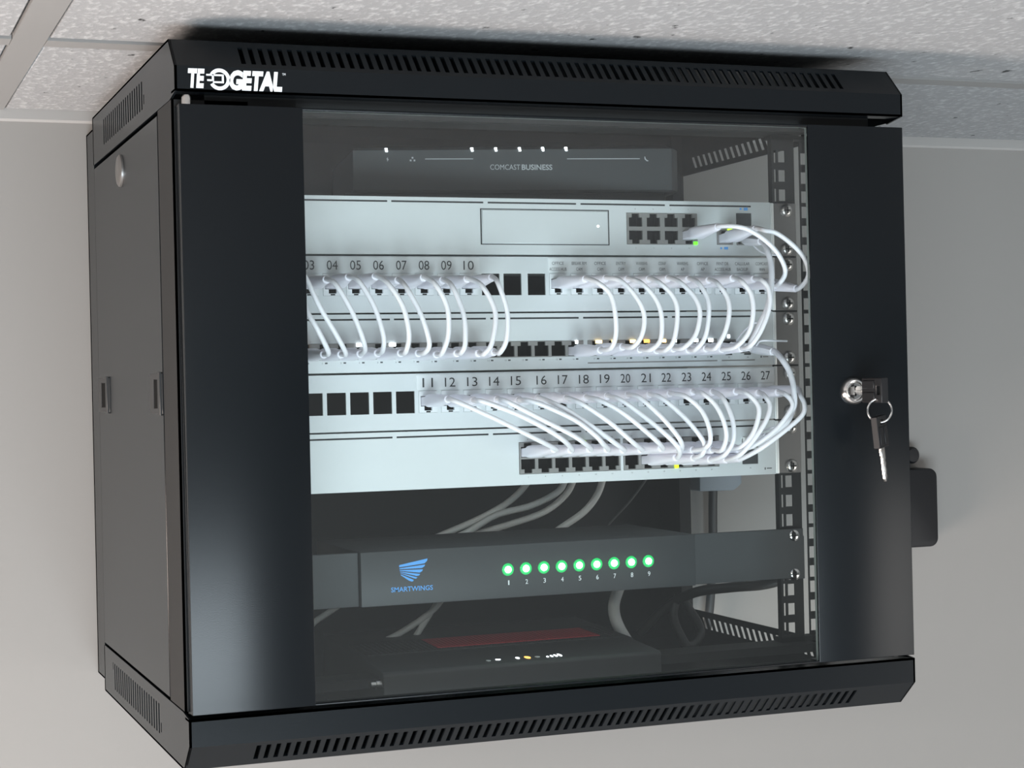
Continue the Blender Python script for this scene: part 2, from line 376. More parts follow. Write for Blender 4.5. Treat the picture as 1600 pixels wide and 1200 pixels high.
# rear section against the wall
mb = MB(); xr, z0, z1 = 281.5, -40.5, 446
mb.box(-xr, -xr + 1.6, D + 5, YW - .5, z0, z1); mb.box(xr - 1.6, xr, D + 5, YW - .5, z0, z1)
mb.box(-xr, xr, D + 5, YW - .5, z0, z0 + 1.6); mb.box(-xr, xr, D + 5, YW - .5, z1 - 1.6, z1)
mb.box(-xr, xr, YW - 6, YW - 1, z0, z1)
mb.box(-W, W, D + 3, D + 5, -47, -38); mb.box(-W, W, D + 3, D + 5, 443, 452.6)
mb.box(-W, -W + 12, D - .3, D + 4, -46, 452); mb.box(W - 12, W, D - .3, D + 4, -46, 452)
mb.build('rear_frame', 'black', cab)
# rack rails: square holes in the face, slots in the inner flange, punched outer strip
HOLE = [k * 44.45 + q for k in range(9) for q in (6.35, 22.225, 38.1)]
for sgn in (1, -1):
    mb = MB(); sx = lambda x: sgn * x
    mb.plate(220.8, 241.6, -5, 409, [(227, 233.4, z - 4.75, z + 4.75) for z in HOLE] + [(223.0, 225.0, z - 5.2, z + 5.2) for z in HOLE], lambda u, v, d: (sx(u), d, v), 98.6, 99.8)
    mb.box(*sorted((sx(220.8), sx(222.2))), 99.8, 105, -5, 409)
    mb.plate(253.2, 270, -5, 409, [(254.4, 259.8, z - 4.8, z + 4.8) for z in HOLE], lambda u, v, d: (sx(u), d, v), 110, 111.2)
    mb.box(*sorted((sx(220.8), sx(270))), 98.6, 111.2, 408, 411); mb.box(*sorted((sx(220.8), sx(270))), 98.6, 111.2, -5, -1)
    mb.build('rack_rail', 'black_in', cab)
# the door
door = MB()
for x0, x1 in ((-282.5, -197.5), (198.2, 282.5)):           # folded sheet: face with returns on three sides
    door.box(x0, x1, 0, 1.6, -6.4, 405.2); xo = x0 if x0 < 0 else x1
    door.box(*sorted((xo, xo - math.copysign(1.6, xo))), 1.6, 14.5, -6.4, 405.2)
    door.box(x0, x1, 1.6, 14.5, 403.6, 405.2); door.box(x0, x1, 1.6, 14.5, -6.4, -4.8)
door.box(-199, 199, .4, 1.6, 403.4, 405.2); door.box(-199, 199, .4, 1.6, -6.4, -5)
door = door.build('door', 'black', cab, bevel=0.5, seg=2)
mb = MB(); x0, x1, y0, y1, z0, z1 = -197.4, 198.1, 2.0, 5.0, -6.0, 403
for q in range(1):
    p = [(x, y, z) for x in (x0, x1) for y in (y0, y1) for z in (z0, z1)]
    for k, mi in (((0, 1, 3, 2), 1), ((4, 6, 7, 5), 1), ((0, 4, 5, 1), 0), ((2, 3, 7, 6), 0), ((0, 2, 6, 4), 1), ((1, 5, 7, 3), 1)): mb.face([p[i] for i in k], mi)
tag(mb.build('glass_pane', ['glass', 'edge'], door), 'clear glass pane with pale edges')
mb = MB().lathe((-277, 3.5, 403), [(0, 3.2), (7, 3.2), (8.6, 2.2)], 20, 0, 'z'); mb.build('hinge_pin', 'nickel', door, smooth=True)
mb = MB(); lc = (232.3, 0, 200.5)
mb.lathe(lc, [(0.5, 10.6), (-1.5, 10.6), (-4.2, 9.6), (-5.4, 8.4), (-5.2, 7.4), (-3.2, 6.9), (-3.0, 6.2), (-4.4, 5.8), (-4.6, 0.4)], 40, 0)
mb.box(231.7, 232.9, -4.85, -4.5, 196.6, 204.4, 1)
mb.build('door_lock', ['chrome', 'hole'], door, smooth=True)
# the two keys and their ring
def key(name, org, T, label):
    k = thing(name, org, label, 'key')
    mb = MB()
    mb.plate(-10, 10, -12, 12, [(-3.5, 3.5, 5.5, 9.5)], lambda u, v, d: T(Vector((u, d, v))), -2.6, 2.6)
    mb.box(-8, -1.5, -3.4, 3.4, -10, 4, 0, T); mb.box(1.5, 8, -3.4, 3.4, -10, 4, 0, T)
    mb.build('bow', 'dark', k, bevel=0.5, seg=1)
    mb = MB(); pl = [(-3.6, -11.8), (3.6, -11.8), (3.6, -20), (2.4, -22), (3.3, -24), (2.2, -27), (3.2, -29), (2.2, -32), (2.8, -34), (0, -38), (-2.4, -35.5), (-2.4, -20), (-3.6, -18)]
    mb.prism(pl, lambda a, b, d: T(Vector((a, d, b))), -1.0, 1.0)
    mb.box(-1.0, 0.3, -1.25, 1.25, -34, -14, 0, T)
    mb.build('blade', 'nickel', k, bevel=0.2, seg=1)
    return k
RK = Matrix.Rotation(math.radians(90), 3, 'X')
kb = Vector((235.5, -27, 200.8)); ma_ = Matrix.Rotation(math.radians(8), 3, 'Z') @ Matrix(((0, 1, 0), (0, 0, -1), (1, 0, 0)))
key('key', kb, lambda p: kb + Matrix.Rotation(math.radians(6), 3, 'Z') @ Matrix(((0, 1.25, 0), (0, 0, -1), (0.95, 0, 0))) @ p, 'key with black plastic head pushed into the door lock')
hk = Vector((235.2, -33, 169.5)); mh = Matrix.Rotation(math.radians(-6), 3, 'Y') @ Matrix.Rotation(math.radians(38), 3, 'Z')
key('key', hk, lambda p: hk + mh @ p, 'key with black head hanging from the ring, silver blade pointing down')
o = MB().torus((235.4, -33, 185.6), 9.0, 0.75, (0.88, -0.47, 0), (0, 0, 1)).build('key_ring', 'chrome', smooth=True)
tag(o, 'round steel split ring hanging below the door lock', 'key ring')

# ------------------------------------------------------------------ rack devices
YF = 95.6
def screws(parent, k, both=True, m='nickel', holes=(6.35, 38.1)):
    for h in holes:
        for sx in (1, -1):
            c = (sx * 232.3, 97.2, k * 44.45 - (44.45 - h) if False else k * 44.45 - h)
            mb = MB().lathe(c, [(0.2, 5.4), (-1.0, 5.4), (-2.6, 4.3), (-3.3, 2.4), (-3.4, 0.3)], 20)
            mb.box(c[0] - 2.6, c[0] + 2.6, c[1] - 3.5, c[1] - 2.4, c[2] - .5, c[2] + .5, 1); mb.box(c[0] - .5, c[0] + .5, c[1] - 3.5, c[1] - 2.4, c[2] - 2.6, c[2] + 2.6, 1)
            mb.build('screw', [m, 'hole'], parent, smooth=True)
def ears(parent, k, x0=220.5, m='ear', fold=True):
    z0, z1 = (k - 1) * 44.45 + .5, k * 44.45 - .5
    for sx in (1, -1):
        mb = MB().box(*sorted((sx * x0, sx * 241.3)), 96.9, 98.5, z0, z1)
        e = mb.build('rack_ear', m, parent, bevel=0.4, seg=1)
        if fold: tag(MB().box(*sorted((sx * 216.9, sx * 219.9)), 94.8, 96.8, z0, z1).build('ear_fold', 'bright', e, bevel=0.8), 'folded edge, caught light in its colour')  # light caught by the fold is put into a brighter metal colour
def slots(mb, segs, z, m=1, h=1.3):
    for a, b in segs: mb.box(a, b, YF - .08, YF + .3, z - h / 2, z + h / 2, m)
SEG = [(-182, -109.2), (-106, -32.2), (-28.6, 45.1), (48.9, 122), (126, 199.1)]
def rj_hole(cx, z0, z1, clip, hw=5.8):
    """opening of a jack: main slot plus latch notch above (clip=1) or below (-1)"""
    zm = z1 - 3.0 if clip > 0 else z0 + 3.0
    return [(cx - hw, cx + hw, z0, zm), (cx - 3.2, cx + 3.2, zm, z1)] if clip > 0 else [(cx - hw, cx + hw, zm, z1), (cx - 3.2, cx + 3.2, z0, zm)]
_pm = {}
def port(parent, cx, z0, z1, clip, y=YF, hw=5.8, name='port'):
    """dark socket behind the opening, with its gold-coloured contact ledge"""
    key_ = (round(z1 - z0, 2), clip, hw); 
    if key_ not in _pm:
        h = z1 - z0; mb = MB(); a = hw + .3
        mb.face([(-a, 11, -.3), (a, 11, -.3), (a, 11, h + .3), (-a, 11, h + .3)])
        mb.face([(-a, 1.4, -.3), (-a, 11, -.3), (-a, 11, h + .3), (-a, 1.4, h + .3)]); mb.face([(a, 1.4, -.3), (a, 11, -.3), (a, 11, h + .3), (a, 1.4, h + .3)])
        mb.face([(-a, 1.4, -.3), (a, 1.4, -.3), (a, 11, -.3), (-a, 11, -.3)]); mb.face([(-a, 1.4, h + .3), (a, 1.4, h + .3), (a, 11, h + .3), (-a, 11, h + .3)])
        ob = mb.build(name, ['hole', 'cage'], None); _pm[key_] = ob.data; bpy.data.objects.remove(ob)
    return inst(name, _pm[key_], parent, (cx, y, z0))
def led(parent, x, z, m, w=3, h=2.2, y=YF - .35, name='indicator_light'):
    c = {'led_white': 'white', 'led_lime': 'lime', 'led_green': 'green', 'led_orange': 'orange', 'led_amber': 'amber'}[m]
    return tag(MB().box(x - w / 2, x + w / 2, y, y + .8, z - h / 2, z + h / 2).build(name, m, parent, bevel=.25, seg=1), 'lit ' + c + ' light')
def chassis(parent, k, dep=260, xw=216, m='silver'):
    MB().box(-xw, xw, YF + 13, YF + dep, (k - 1) * 44.45 + 1, k * 44.45 - 1).build('chassis', m, parent, bevel=.8, seg=1)

# ---- gateway with drive bay (topmost silver device)
t = thing('rack_router', (0, YF, 7 * 44.45), 'silver rack router with blank drive bay and eight ports, topmost silver unit', 'network device')
z0, z1 = 7 * 44.45 + .7, 8 * 44.45 - .2
cols = [88.0 + 15.6 * (i + .5) for i in range(4)]
h = []
mb = MB().plate(-216.8, 216.8, z0, z1, [(88, 150.4, 320.4, 345.6), (167.6, 182.2, 320.6, 332.6), (185.5, 199.4, 336.1, 346.4), (185.5, 199.4, 320.4, 328.2)], FXZ, YF, YF + 2)
slots(mb, SEG, 351.9)
bx = (-35, 73, 319.5, 347.4)
for a in ((bx[0], bx[1], bx[2], bx[2] + .7), (bx[0], bx[1], bx[3] - .7, bx[3]), (bx[0], bx[0] + 1.1, bx[2], bx[3]), (bx[1] - .9, bx[1], bx[2], bx[3])): mb.box(a[0], a[1], YF - .06, YF + .3, a[2], a[3], 1)
for i, x in enumerate(cols):
    textc(mb, str(i * 2 + 1), x, 348.6, 1.1, YF - .1, .6, 2); textc(mb, str(i * 2 + 2), x, 317.6, 1.1, YF - .1, .6, 2)
mb.box(189, 190.6, YF - .1, YF, 349, 350.6, 3); mb.box(192.6, 196.2, YF - .1, YF, 348.6, 350.9, 3); mb.box(170.6, 172.2, YF - .1, YF, 317, 318.6, 3); mb.box(174, 177.6, YF - .1, YF, 316.8, 318.9, 3)
mb.build('faceplate', ['silver', 'slot', 'ink2', 'blue'], t)
MB().box(bx[0] + 1.4, bx[1] - 1.2, YF - .7, YF + .3, bx[2] + 1, bx[3] - 1).build('drive_bay_cover', 'silver', t, bevel=.4, seg=1)
led(t, 63.2, 334.5, 'led_white', 1.6, 1.6, YF - 1.0)
hs = []
for x in cols: hs += rj_hole(x, 334.6, 344.9, 1) + rj_hole(x, 321.1, 331.4, -1)
MB().plate(88.2, 150.2, 320.6, 345.4, hs, FXZ, YF - .4, YF + 1.6).build('port_block', 'cage', t)
for x in cols: port(t, x, 334.6, 344.9, 1); port(t, x, 321.1, 331.4, -1)
MB().plate(167.8, 182.0, 320.8, 332.4, rj_hole(174.9, 321.8, 331.8, 1), FXZ, YF - .4, YF + 1.6).build('port_block', 'cage', t); port(t, 174.9, 321.8, 331.8, 1)
MB().box(185.8, 199.2, YF + .2, YF + 3, 336.3, 346.2).build('port_cover', 'soft', t)
MB().plate(185.7, 199.2, 320.5, 328, [(186.6, 198.3, 321.4, 327.2)], FXZ, YF - .6, YF + 1.6).build('port_block', 'cage', t)
port(t, 192.45, 321.4, 327.2, -1, hw=5.5)
led(t, 148.2, 321.6, 'led_green', 3.6, 2.6, YF - 1.2); led(t, 179.6, 332.4, 'led_lime', 4.6, 2.2, YF - 1.2)
ears(t, 8); screws(t, 8); chassis(t, 8)

# ---- patch panels
L12 = [-9.6 - 17.95 * (11 - k) for k in range(12)]; R12 = [10.4 + 17.95 * k for k in range(12)]
_jm = None
def jack(parent, cx, cz):
    """white keystone jack; origin in the middle of its face"""
    global _jm
    if _jm is None:
        mb = MB(); mb.plate(-7.2, 7.2, -8.2, 8.2, [(-5.9, 5.9, -3.4, 4.3), (-3.1, 3.1, -6.6, -3.4)], FXZ, -.6, 2)
        mb.face([(-6, 9, -7), (6, 9, -7), (6, 9, 4.6), (-6, 9, 4.6)], 1)
        for q in (((-6, 2, -7), (-6, 9, -7), (-6, 9, 4.6), (-6, 2, 4.6)), ((6, 2, -7), (6, 9, -7), (6, 9, 4.6), (6, 2, 4.6)), ((-6, 2, -7), (6, 2, -7), (6, 9, -7), (-6, 9, -7)), ((-6, 2, 4.6), (6, 2, 4.6), (6, 9, 4.6), (-6, 9, 4.6))): mb.face(q, 1)
        mb.box(-1.7, 1.7, -.9, -.4, -8.0, -7.0, 1)
        ob = mb.build('keystone_jack', ['jack', 'hole'], None); _jm = ob.data; bpy.data.objects.remove(ob)
    return inst('keystone_jack', _jm, parent, (cx, YF, cz))
def patch_panel(k, xs, filled, cz, label, strips):
    t = thing('patch_bay', (0, YF, (k - 1) * 44.45), label, 'patch panel')
    z0, z1 = (k - 1) * 44.45 + 1.1, k * 44.45 - .9
    holes = [(x - 7.35, x + 7.35, cz - 8.35, cz + 8.35) for x in xs]
    mb = MB().plate(-216.8, 216.8, z0, z1, holes, FXZ, YF, YF + 1.6)
    mb.plate(-216.8, 216.8, z0, z0 + 1.2, [], FXZ, YF + 1.6, YF + 12); mb.plate(-216.8, 216.8, z1 - 1.2, z1, [], FXZ, YF + 1.6, YF + 12)
    mb.build('faceplate', 'panel', t)
    for x, f in zip(xs, filled):
        if f: jack(t, x, cz)
    for (a, b, items) in strips:
        st = tag(MB().box(a, b, YF - .5, YF + .1, cz + 9.2, cz + 20.6).build('label_strip', 'label', t), 'white label strip')
        for x, txt in items:
            mb = MB()
            if '|' in txt:
                l1, l2 = txt.split('|'); 
                kk = [min(0.66, 15.2 / (2.5 * max(1, len(q)))) for q in (l1, l2)]
                textc(mb, l1, x, cz + 16.4, 2.5, YF - .56, kk[0]); textc(mb, l2, x, cz + 11.8, 2.5, YF - .56, kk[1])
                mb.build('lettering', 'ink2', st)
            else:
                textc(mb, txt, x, cz + 14.6, 7.0, YF - .56, 0.60); mb.build('lettering', 'ink', st)
    ears(t, k); screws(t, k, m='nickel'); return t
names = ['OFFICE|ACCESS HUB', 'BREAK RM|CAM', 'OFFICE|CAM', 'ENTRY|CAM', 'WAREHS|CAM', 'CONF|CAM', 'WAREHS|AP', 'OFFICE|AP', 'FRNT DR|ACCESS HUB', 'CALLULAR|BACKUP', 'COMCAST|WAN']
CZ1 = 288.9
patch_panel(7, L12 + R12, [1] * 10 + [0, 0, 0] + [1] * 11, CZ1, 'pale patch panel with jacks 03 to 10 and room name labels',
            [(-216.6, -36.6, [(L12[i], '%02d' % (i + 1)) for i in range(10)]), (20.2, 216.6, [(R12[i + 1], nm) for i, nm in enumerate(names)])])
P2 = [-8.9 - 17.9 * (11 - k) for k in range(12)] + [12.4 + 17.85 * k for k in range(12)]
CZ2 = 199.8
patch_panel(5, P2, [0] * 7 + [1] * 17, CZ2, 'pale patch panel with jacks 11 to 27 and empty openings at left', [(-89.5, 216.8, [(P2[7 + i], str(11 + i)) for i in range(17)])])

# ---- switch between the patch panels
t = thing('network_switch', (0, YF, 5 * 44.45), 'silver switch with one row of lit ports between the two patch panels', 'network device')
z0, z1 = 5 * 44.45 + .7, 6 * 44.45 - .2
G = [(-182.4, 14.3), (-64.9, 14.18), (52.2, 14.18)]
SX = [g + p * (i + .5) for g, p in G for i in range(8)]
ZA, ZB = 232.6, 244.8
mb = MB().plate(-216.8, 216.8, z0, z1, [(g - .1, g + p * 8 + .1, ZA - .2, ZB + .2) for g, p in G] + [(169.7, 182.7, ZA, ZB - .8), (186.7, 199.7, ZA, ZB - .8)], FXZ, YF, YF + 2)
slots(mb, SEG, 262.6)
for i, x in enumerate(SX): textc(mb, '%d' % (i + 1), x - 1.4, 230.3, 1.2, YF - .1, .6, 2); mb.box(x + .6, x + 2.6, YF - .1, YF, 229.8, 230.9, 2)
mb.box(52, 165.6, YF - .1, YF, 226.6, 227.6, 3); mb.box(169.7, 199.7, YF - .1, YF, 226.6, 227.6, 3)
textc(mb, '25', 176.2, 229.6, 1.2, YF - .1, .6, 2); textc(mb, '26', 193.2, 229.6, 1.2, YF - .1, .6, 2); mb.box(205, 206, YF - .1, YF, 228.8, 230.4, 2); mb.box(207, 212, YF - .1, YF, 229.2, 230, 3)
mb.box(173, 179, YF - .3, YF, 231.4, 232.5, 1); mb.box(190, 196, YF - .3, YF, 231.4, 232.5, 1)
mb.build('faceplate', ['silver', 'slot', 'ink2', 'cage'], t)
for gi, (g, p) in enumerate(G):
    MB().plate(g, g + p * 8, ZA, ZB, [q for i in range(8) for q in rj_hole(g + p * (i + .5), ZA + .5, ZB - .5, 1)], FXZ, YF - .4, YF + 1.6).build('port_block', 'cage', t)
for x in SX: port(t, x, ZA + .5, ZB - .5, 1)
for x in (176.2, 193.2):
    MB().plate(x - 6.4, x + 6.4, ZA + .1, ZB - 1, [(x - 5.6, x + 5.6, ZA + 1, ZB - 2.2)], FXZ, YF - .6, YF + 1.6).build('port_block', 'cage', t); port(t, x, ZA + 1, ZB - 2.2, -1, hw=5.5)
for x, m, ww in ((SX[0], 'led_orange', 4), (SX[3] - 1, 'led_white', 7), (SX[5] - 4, 'led_white', 7), (SX[15] + 1, 'led_white', 3.4), (SX[16] + 2, 'led_amber', 8), (SX[17] + 1, 'led_amber', 6), (SX[18] + 3, 'led_amber', 7), (SX[19] + 1, 'led_orange', 7), (SX[20] + 2, 'led_amber', 5), (SX[22] + 2, 'led_white', 5), (SX[23] + 1, 'led_white', 6), (SX[21] - 2, 'led_white', 2.6)):
    led(t, x, 243.6, m, ww * .72, 2.6, YF - 1.6)
led(t, 176.3, 246.6, 'led_white', 2.4, 2.6)
ears(t, 6); screws(t, 6); chassis(t, 6)

# ---- switch below the second patch panel
t = thing('network_switch', (0, YF, 3 * 44.45), 'silver switch with two rows of ports, lowest silver unit', 'network device')
z0, z1 = 3 * 44.45 + .3, 4 * 44.45 - .2
G2 = [(-7.3, 14.23), (80.9, 14.05)]
S2 = [g + p * (i + .5) for g, p in G2 for i in range(6)]
UA, UB, LA, LB = 154.9, 166.4, 142.1, 153.4
mb = MB().plate(-216.8, 216.8, z0, z1, [(-7.6, 78.3, LA - .4, UB + .4), (80.7, 165.4, LA - .4, UB + .4), (186.2, 200.6, 142.6, 154.6), (186.2, 200.6, 155.6, 163.4)], FXZ, YF, YF + 2)
slots(mb, SEG, 173.6)
for i, x in enumerate(S2):
    textc(mb, str(i * 2 + 1), x, 168.7, 1.1, YF - .1, .6, 2); textc(mb, str(i * 2 + 2), x, 139.6, 1.1, YF - .1, .6, 2)
textc(mb, '26', 193.4, 139.6, 1.1, YF - .1, .6, 2); mb.box(206.4, 207.4, YF - .1, YF, 137.6, 139.4, 2); mb.box(208.4, 213, YF - .1, YF, 138.2, 139, 2)
mb.build('faceplate', ['silver', 'slot', 'ink2'], t)
for g, p in G2:
    MB().plate(g, g + p * 6, LA, UB, [q for i in range(6) for q in rj_hole(g + p * (i + .5), UA, UB - .5, 1) + rj_hole(g + p * (i + .5), LA + .5, LB, -1)], FXZ, YF - .4, YF + 1.6).build('port_block', 'cage', t)
for x in S2: port(t, x, UA, UB - .5, 1); port(t, x, LA + .5, LB, -1)
MB().box(186.4, 200.4, YF + .2, YF + 3, 142.8, 154.4).build('port_cover', 'soft', t)
MB().plate(186.4, 200.4, 155.8, 163.2, [(187.4, 199.4, 156.6, 162.4)], FXZ, YF - .6, YF + 1.6).build('port_block', 'cage', t); port(t, 193.4, 156.6, 162.4, -1, hw=5.6)
MB().box(186.8, 192.6, YF - 1.4, YF + .2, 158, 164.6).build('port_tab', 'bright', t)
led(t, S2[2] + 3.5, 165.6, 'led_lime', 2.2, 1.8, YF - 1.2); led(t, S2[3] + 4.5, 165.4, 'led_lime', 3, 2, YF - 1.2); led(t, S2[9] - 3.5, 143.2, 'led_lime', 3.6, 2.8, YF - 1.6)
ears(t, 4); screws(t, 4); chassis(t, 4)

# ---- black controller with nine green lights
t = thing('shade_controller', (0, 93, 44.45), 'black rack mounted controller with blue wing emblem and nine green lights', 'network device')
YS = 92.4
MB().box(-137.2, 140.4, YS, 222, 47.4, 88.5).build('chassis', 'soft', t, bevel=.8, seg=2)
for sx in (1, -1):
    x0 = 140.8 if sx > 0 else -138.4
    mb = MB().prism([(x0, 47.8), (sx * 234, 47.8), (sx * 234, 46.8), (sx * 241.3, 46.8), (sx * 241.3, 82), (sx * 240.5, 82), (sx * 240.5, 88.3), (x0, 88.3)], FXZ, 95.2, 98.4)
    mb.build('rack_ear', 'soft', t, bevel=.4, seg=1)
screws(t, 2, m='chrome')
mb = MB()
text(mb, 'SMARTWINGS', -114, -81, 57.4, 61.1, YS - .1, bold=0.012)
q = lambda x, y: at(460 + x / 4, 640 + y / 4, 'y', YS - .1)
for f in ([(655, 972), (832, 930), (829, 945), (813, 961), (655, 986)], [(656, 992), (817, 968), (813, 979), (797, 990), (657, 998)], [(657, 1004), (803, 998), (799, 1009), (783, 1019), (659, 1008)],
          [(659, 1013), (787, 1027), (779, 1037), (764, 1040), (661, 1016)], [(661, 1021), (770, 1049), (760, 1057), (748, 1055), (663, 1024)], [(664, 1030), (746, 1064), (742, 1073), (733, 1075), (713, 1067), (666, 1036)]):
    mb.face([q(*p) for p in f])
tag(mb.build('emblem', 'blue', t), 'light blue wing emblem and lettering')
for i in range(9):
    x = -20.1 + 14.86 * i
    l = MB().lathe((x, YS, 69.3), [(0.2, 5.0), (-.5, 4.8), (-.7, 3.4), (-.7, .3)], 24).build('indicator_light', 'led_halo', t, smooth=True); tag(l, 'lit green light')
    MB().lathe((x, YS - .7, 69.3), [(0.2, 2.7), (-.8, 2.5), (-1.6, 1.7), (-1.9, .3)], 20).build('bulb', 'led_core', l, smooth=True)
    mb = MB(); textc(mb, str(i + 1), x + .5, 59.2, 3.6, YS - .1, .58); mb.build('lettering', 'white', t)

# ---- cable modem on top of the rack
t = thing('cable_modem', (10, 140, 356), 'black modem with six white lights standing on the topmost silver unit', 'modem')
PL, PR = at(553, 265, 'y', 146), at(1050, 262, 'y', 110); PL.z = PR.z = 0
ex = (PR - PL); LM = ex.length; ex = ex / LM; ey = Vector((-ex.y, ex.x, 0))
TM = lambda p: PL + ex * p.x + ey * p.y + Vector((0, 0, p.z))
mb = MB()
def ztop(s): return 399.2 + 2.6 * s / LM
for (s0, y0), (s1, y1) in zip([(0, 16), (0, 130)], []): pass
foot = [(0, 4), (LM - 3, 0), (LM, .8), (LM + 9, 14), (LM + 9, 120), (LM - 6, 132), (0, 132)]
def ringz(zf, ins=0): 
    cx, cy = LM / 2, 66
    return [TM(Vector((cx + (x - cx) * (1 - ins / 130), cy + (y - cy) * (1 - ins / 66), zf(x)))) for x, y in foot]
mb.rings([ringz(lambda s: 364.5, 2), ringz(lambda s: 366.0), ringz(lambda s: ztop(s) - 2.5), ringz(lambda s: ztop(s), 3)])
mb.build('body', 'soft', t, smooth=True)
mb = MB(); mb.rings([[TM(Vector((x, y, z))) for x, y in ((-6, 14), (LM - 2, 12), (LM - 2, 120), (-6, 120))] for z in (355.9, 364.6)]); mb.build('base', 'plastic', t, bevel=1)
# prints on its face
sF = lambda u, v: (lambda p: p)(None)
def on_face(u, v):
    """point of the modem face seen at pixel u, v, in face coordinates (s, z)"""
    d = R @ Vector(((u - 800) / FPX, 1, -(v - 600) / FPX)); n_ = Vector((-ex.y, ex.x, 0)); a_ = TM(Vector((0, 3.2, 0)))
    p = CAM + d * ((a_ - CAM).dot(n_) / d.dot(n_)); return (p - PL).dot(ex), p.z
FM = lambda s, z, y: TM(Vector((s, y, z)))
yf_ = -.35
def fy(s): return 4 - 4 * s / LM - .35
FM = lambda s, z, y: TM(Vector((s, fy(s) + y, z)))
mb = MB()
a = on_face(765.5, 265.5); b = on_face(812, 257.5); text(mb, 'COMCAST', a[0], b[0], a[1], b[1], 0, fn=FM)
a = on_face(814.5, 266); b = on_face(862, 257.5); text(mb, 'BUSINESS', a[0], b[0], a[1], b[1], 0, fn=FM, bold=0.02)
def strip(u0, u1, v, h):
    a = on_face(u0, v); b = on_face(u1, v)
    mb.face([FM(a[0], a[1] - h, 0), FM(b[0], b[1] - h, 0), FM(b[0], b[1] + h, 0), FM(a[0], a[1] + h, 0)])
strip(664, 739, 248.5, .32); strip(885, 998, 248.7, .32)
def poly(u, v, pts):
    a = on_face(u, v); mb.face([FM(a[0] + x, a[1] + z, 0) for x, z in pts])
poly(605.5, 249, [(-.9, .2), (.5, 2), (.2, .4), (1.0, .1), (-.4, -2), (-.1, -.3)])
for dx, dz in ((0, 1.2), (-1.5, -.9), (1.5, -.9)): poly(644.5, 249, [(dx - .7, dz - .7), (dx + .7, dz - .7), (dx + .7, dz + .7), (dx - .7, dz + .7)])
poly(1008, 249, [(-1.6, 1.8), (-.8, 1.8), (-.6, .5), (.5, -.9), (1.6, -1.2), (1.7, -2), (.3, -1.9), (-1.4, -.4)])
tag(mb.build('lettering', 'greyprint', t), 'pale grey lettering and line symbols')
for u in (603.7, 737.3, 774.3, 811.3, 847.5, 883.5):
    s_, _ = on_face(u, 233); z_ = ztop(s_)
    l = MB().box(-1, 1, -.3, 2.6, -2.6, .4, 0, lambda p: TM(Vector((s_, fy(s_), z_ - 1.2)) + Vector((p.x * .85 - (p.z + 1) * .12, p.y, p.z)))).build('indicator_light', 'led_white', t); tag(l, 'lit white light')

# ---- cellular router on the cabinet floor
t = thing('cellular_router', (-10, 150, -45.5), 'low black router with red mesh band and small lit icons on the cabinet floor', 'router')
mb = MB(); pr = [(76, -45), (76, -2), (79, .3), (128, 3.2), (132, 4.4), (250, 8), (250, -45)]
xa, xb = -126.5, 101
rg = [[(x, y, z) for y, z in pr] for x in (xa, xb)]
mb.rings(rg); mb.build('body', 'soft', t, bevel=1.2)  # paler plastic holds the glass veil's haze in its colour
zt_ = lambda y: 4.4 + (y - 132) * 3.6 / 118
hs = [(x, x + 2.2, y, y + 2.2) for x in [xa + 8 + 4.4 * i for i in range(48)] for y in [134.5 + 4.4 * j for j in range(12)]]
MB().plate(xa + 5, xb - 5, 133, 190, hs, lambda u, v, d: (u, v, zt_(v) + d), .2, 1.0).build('mesh_grille', 'soft', t)
hs = [(x, x + 1.5, y, y + 1.5) for x in [-61 + 3.6 * i for i in range(38)] for y in [143.5 + 3.6 * j for j in range(11)]]
tag(MB().plate(-62, 77, 142, 184, hs, lambda u, v, d: (u, v, zt_(v) + d), 1.05, 1.6).build('mesh_band', 'red', t), 'red mesh band')
def icon(u, v, m, wx, wy, lab):
    p = at(u, v, 'z', 1.6); zz = .3 + (p.y - 79) * 2.9 / 49
    o = MB().lathe((p.x, p.y, zz), [(-.2, 1), (.35, 1), (.4, .2)], 14, 0, 'z'); o.v = [(p.x + (a - p.x) * wx, p.y + (b - p.y) * wy, c_) for a, b, c_ in o.v]
    tag(o.build('indicator_light', m, t, smooth=True), lab)
icon(763, 1031, 'white', 1.7, 2.6, 'pale power symbol'); icon(778, 1029.5, 'led_white', 2.0, 1.7, 'lit white light'); icon(808.5, 1027, 'led_white', 1.3, 3, 'lit white light')
icon(824, 1026, 'led_orange', 2.1, 4.6, 'lit orange light'); icon(839.5, 1025, 'white', 2.0, 2.6, 'pale cloud symbol')
for i in range(4): icon(855.5 + 6.2 * i, 1024.5 - .8 * i, 'led_white', .8, 1.6 + 1.1 * i, 'lit white light')
MB().lathe((xa, 82, -9), [(1, 3.2), (-4, 3.2), (-4.2, 2.4), (-8, 2.4), (-8.2, .4)], 16, 0, 'x').build('antenna_connector', 'nickel', t, smooth=True)

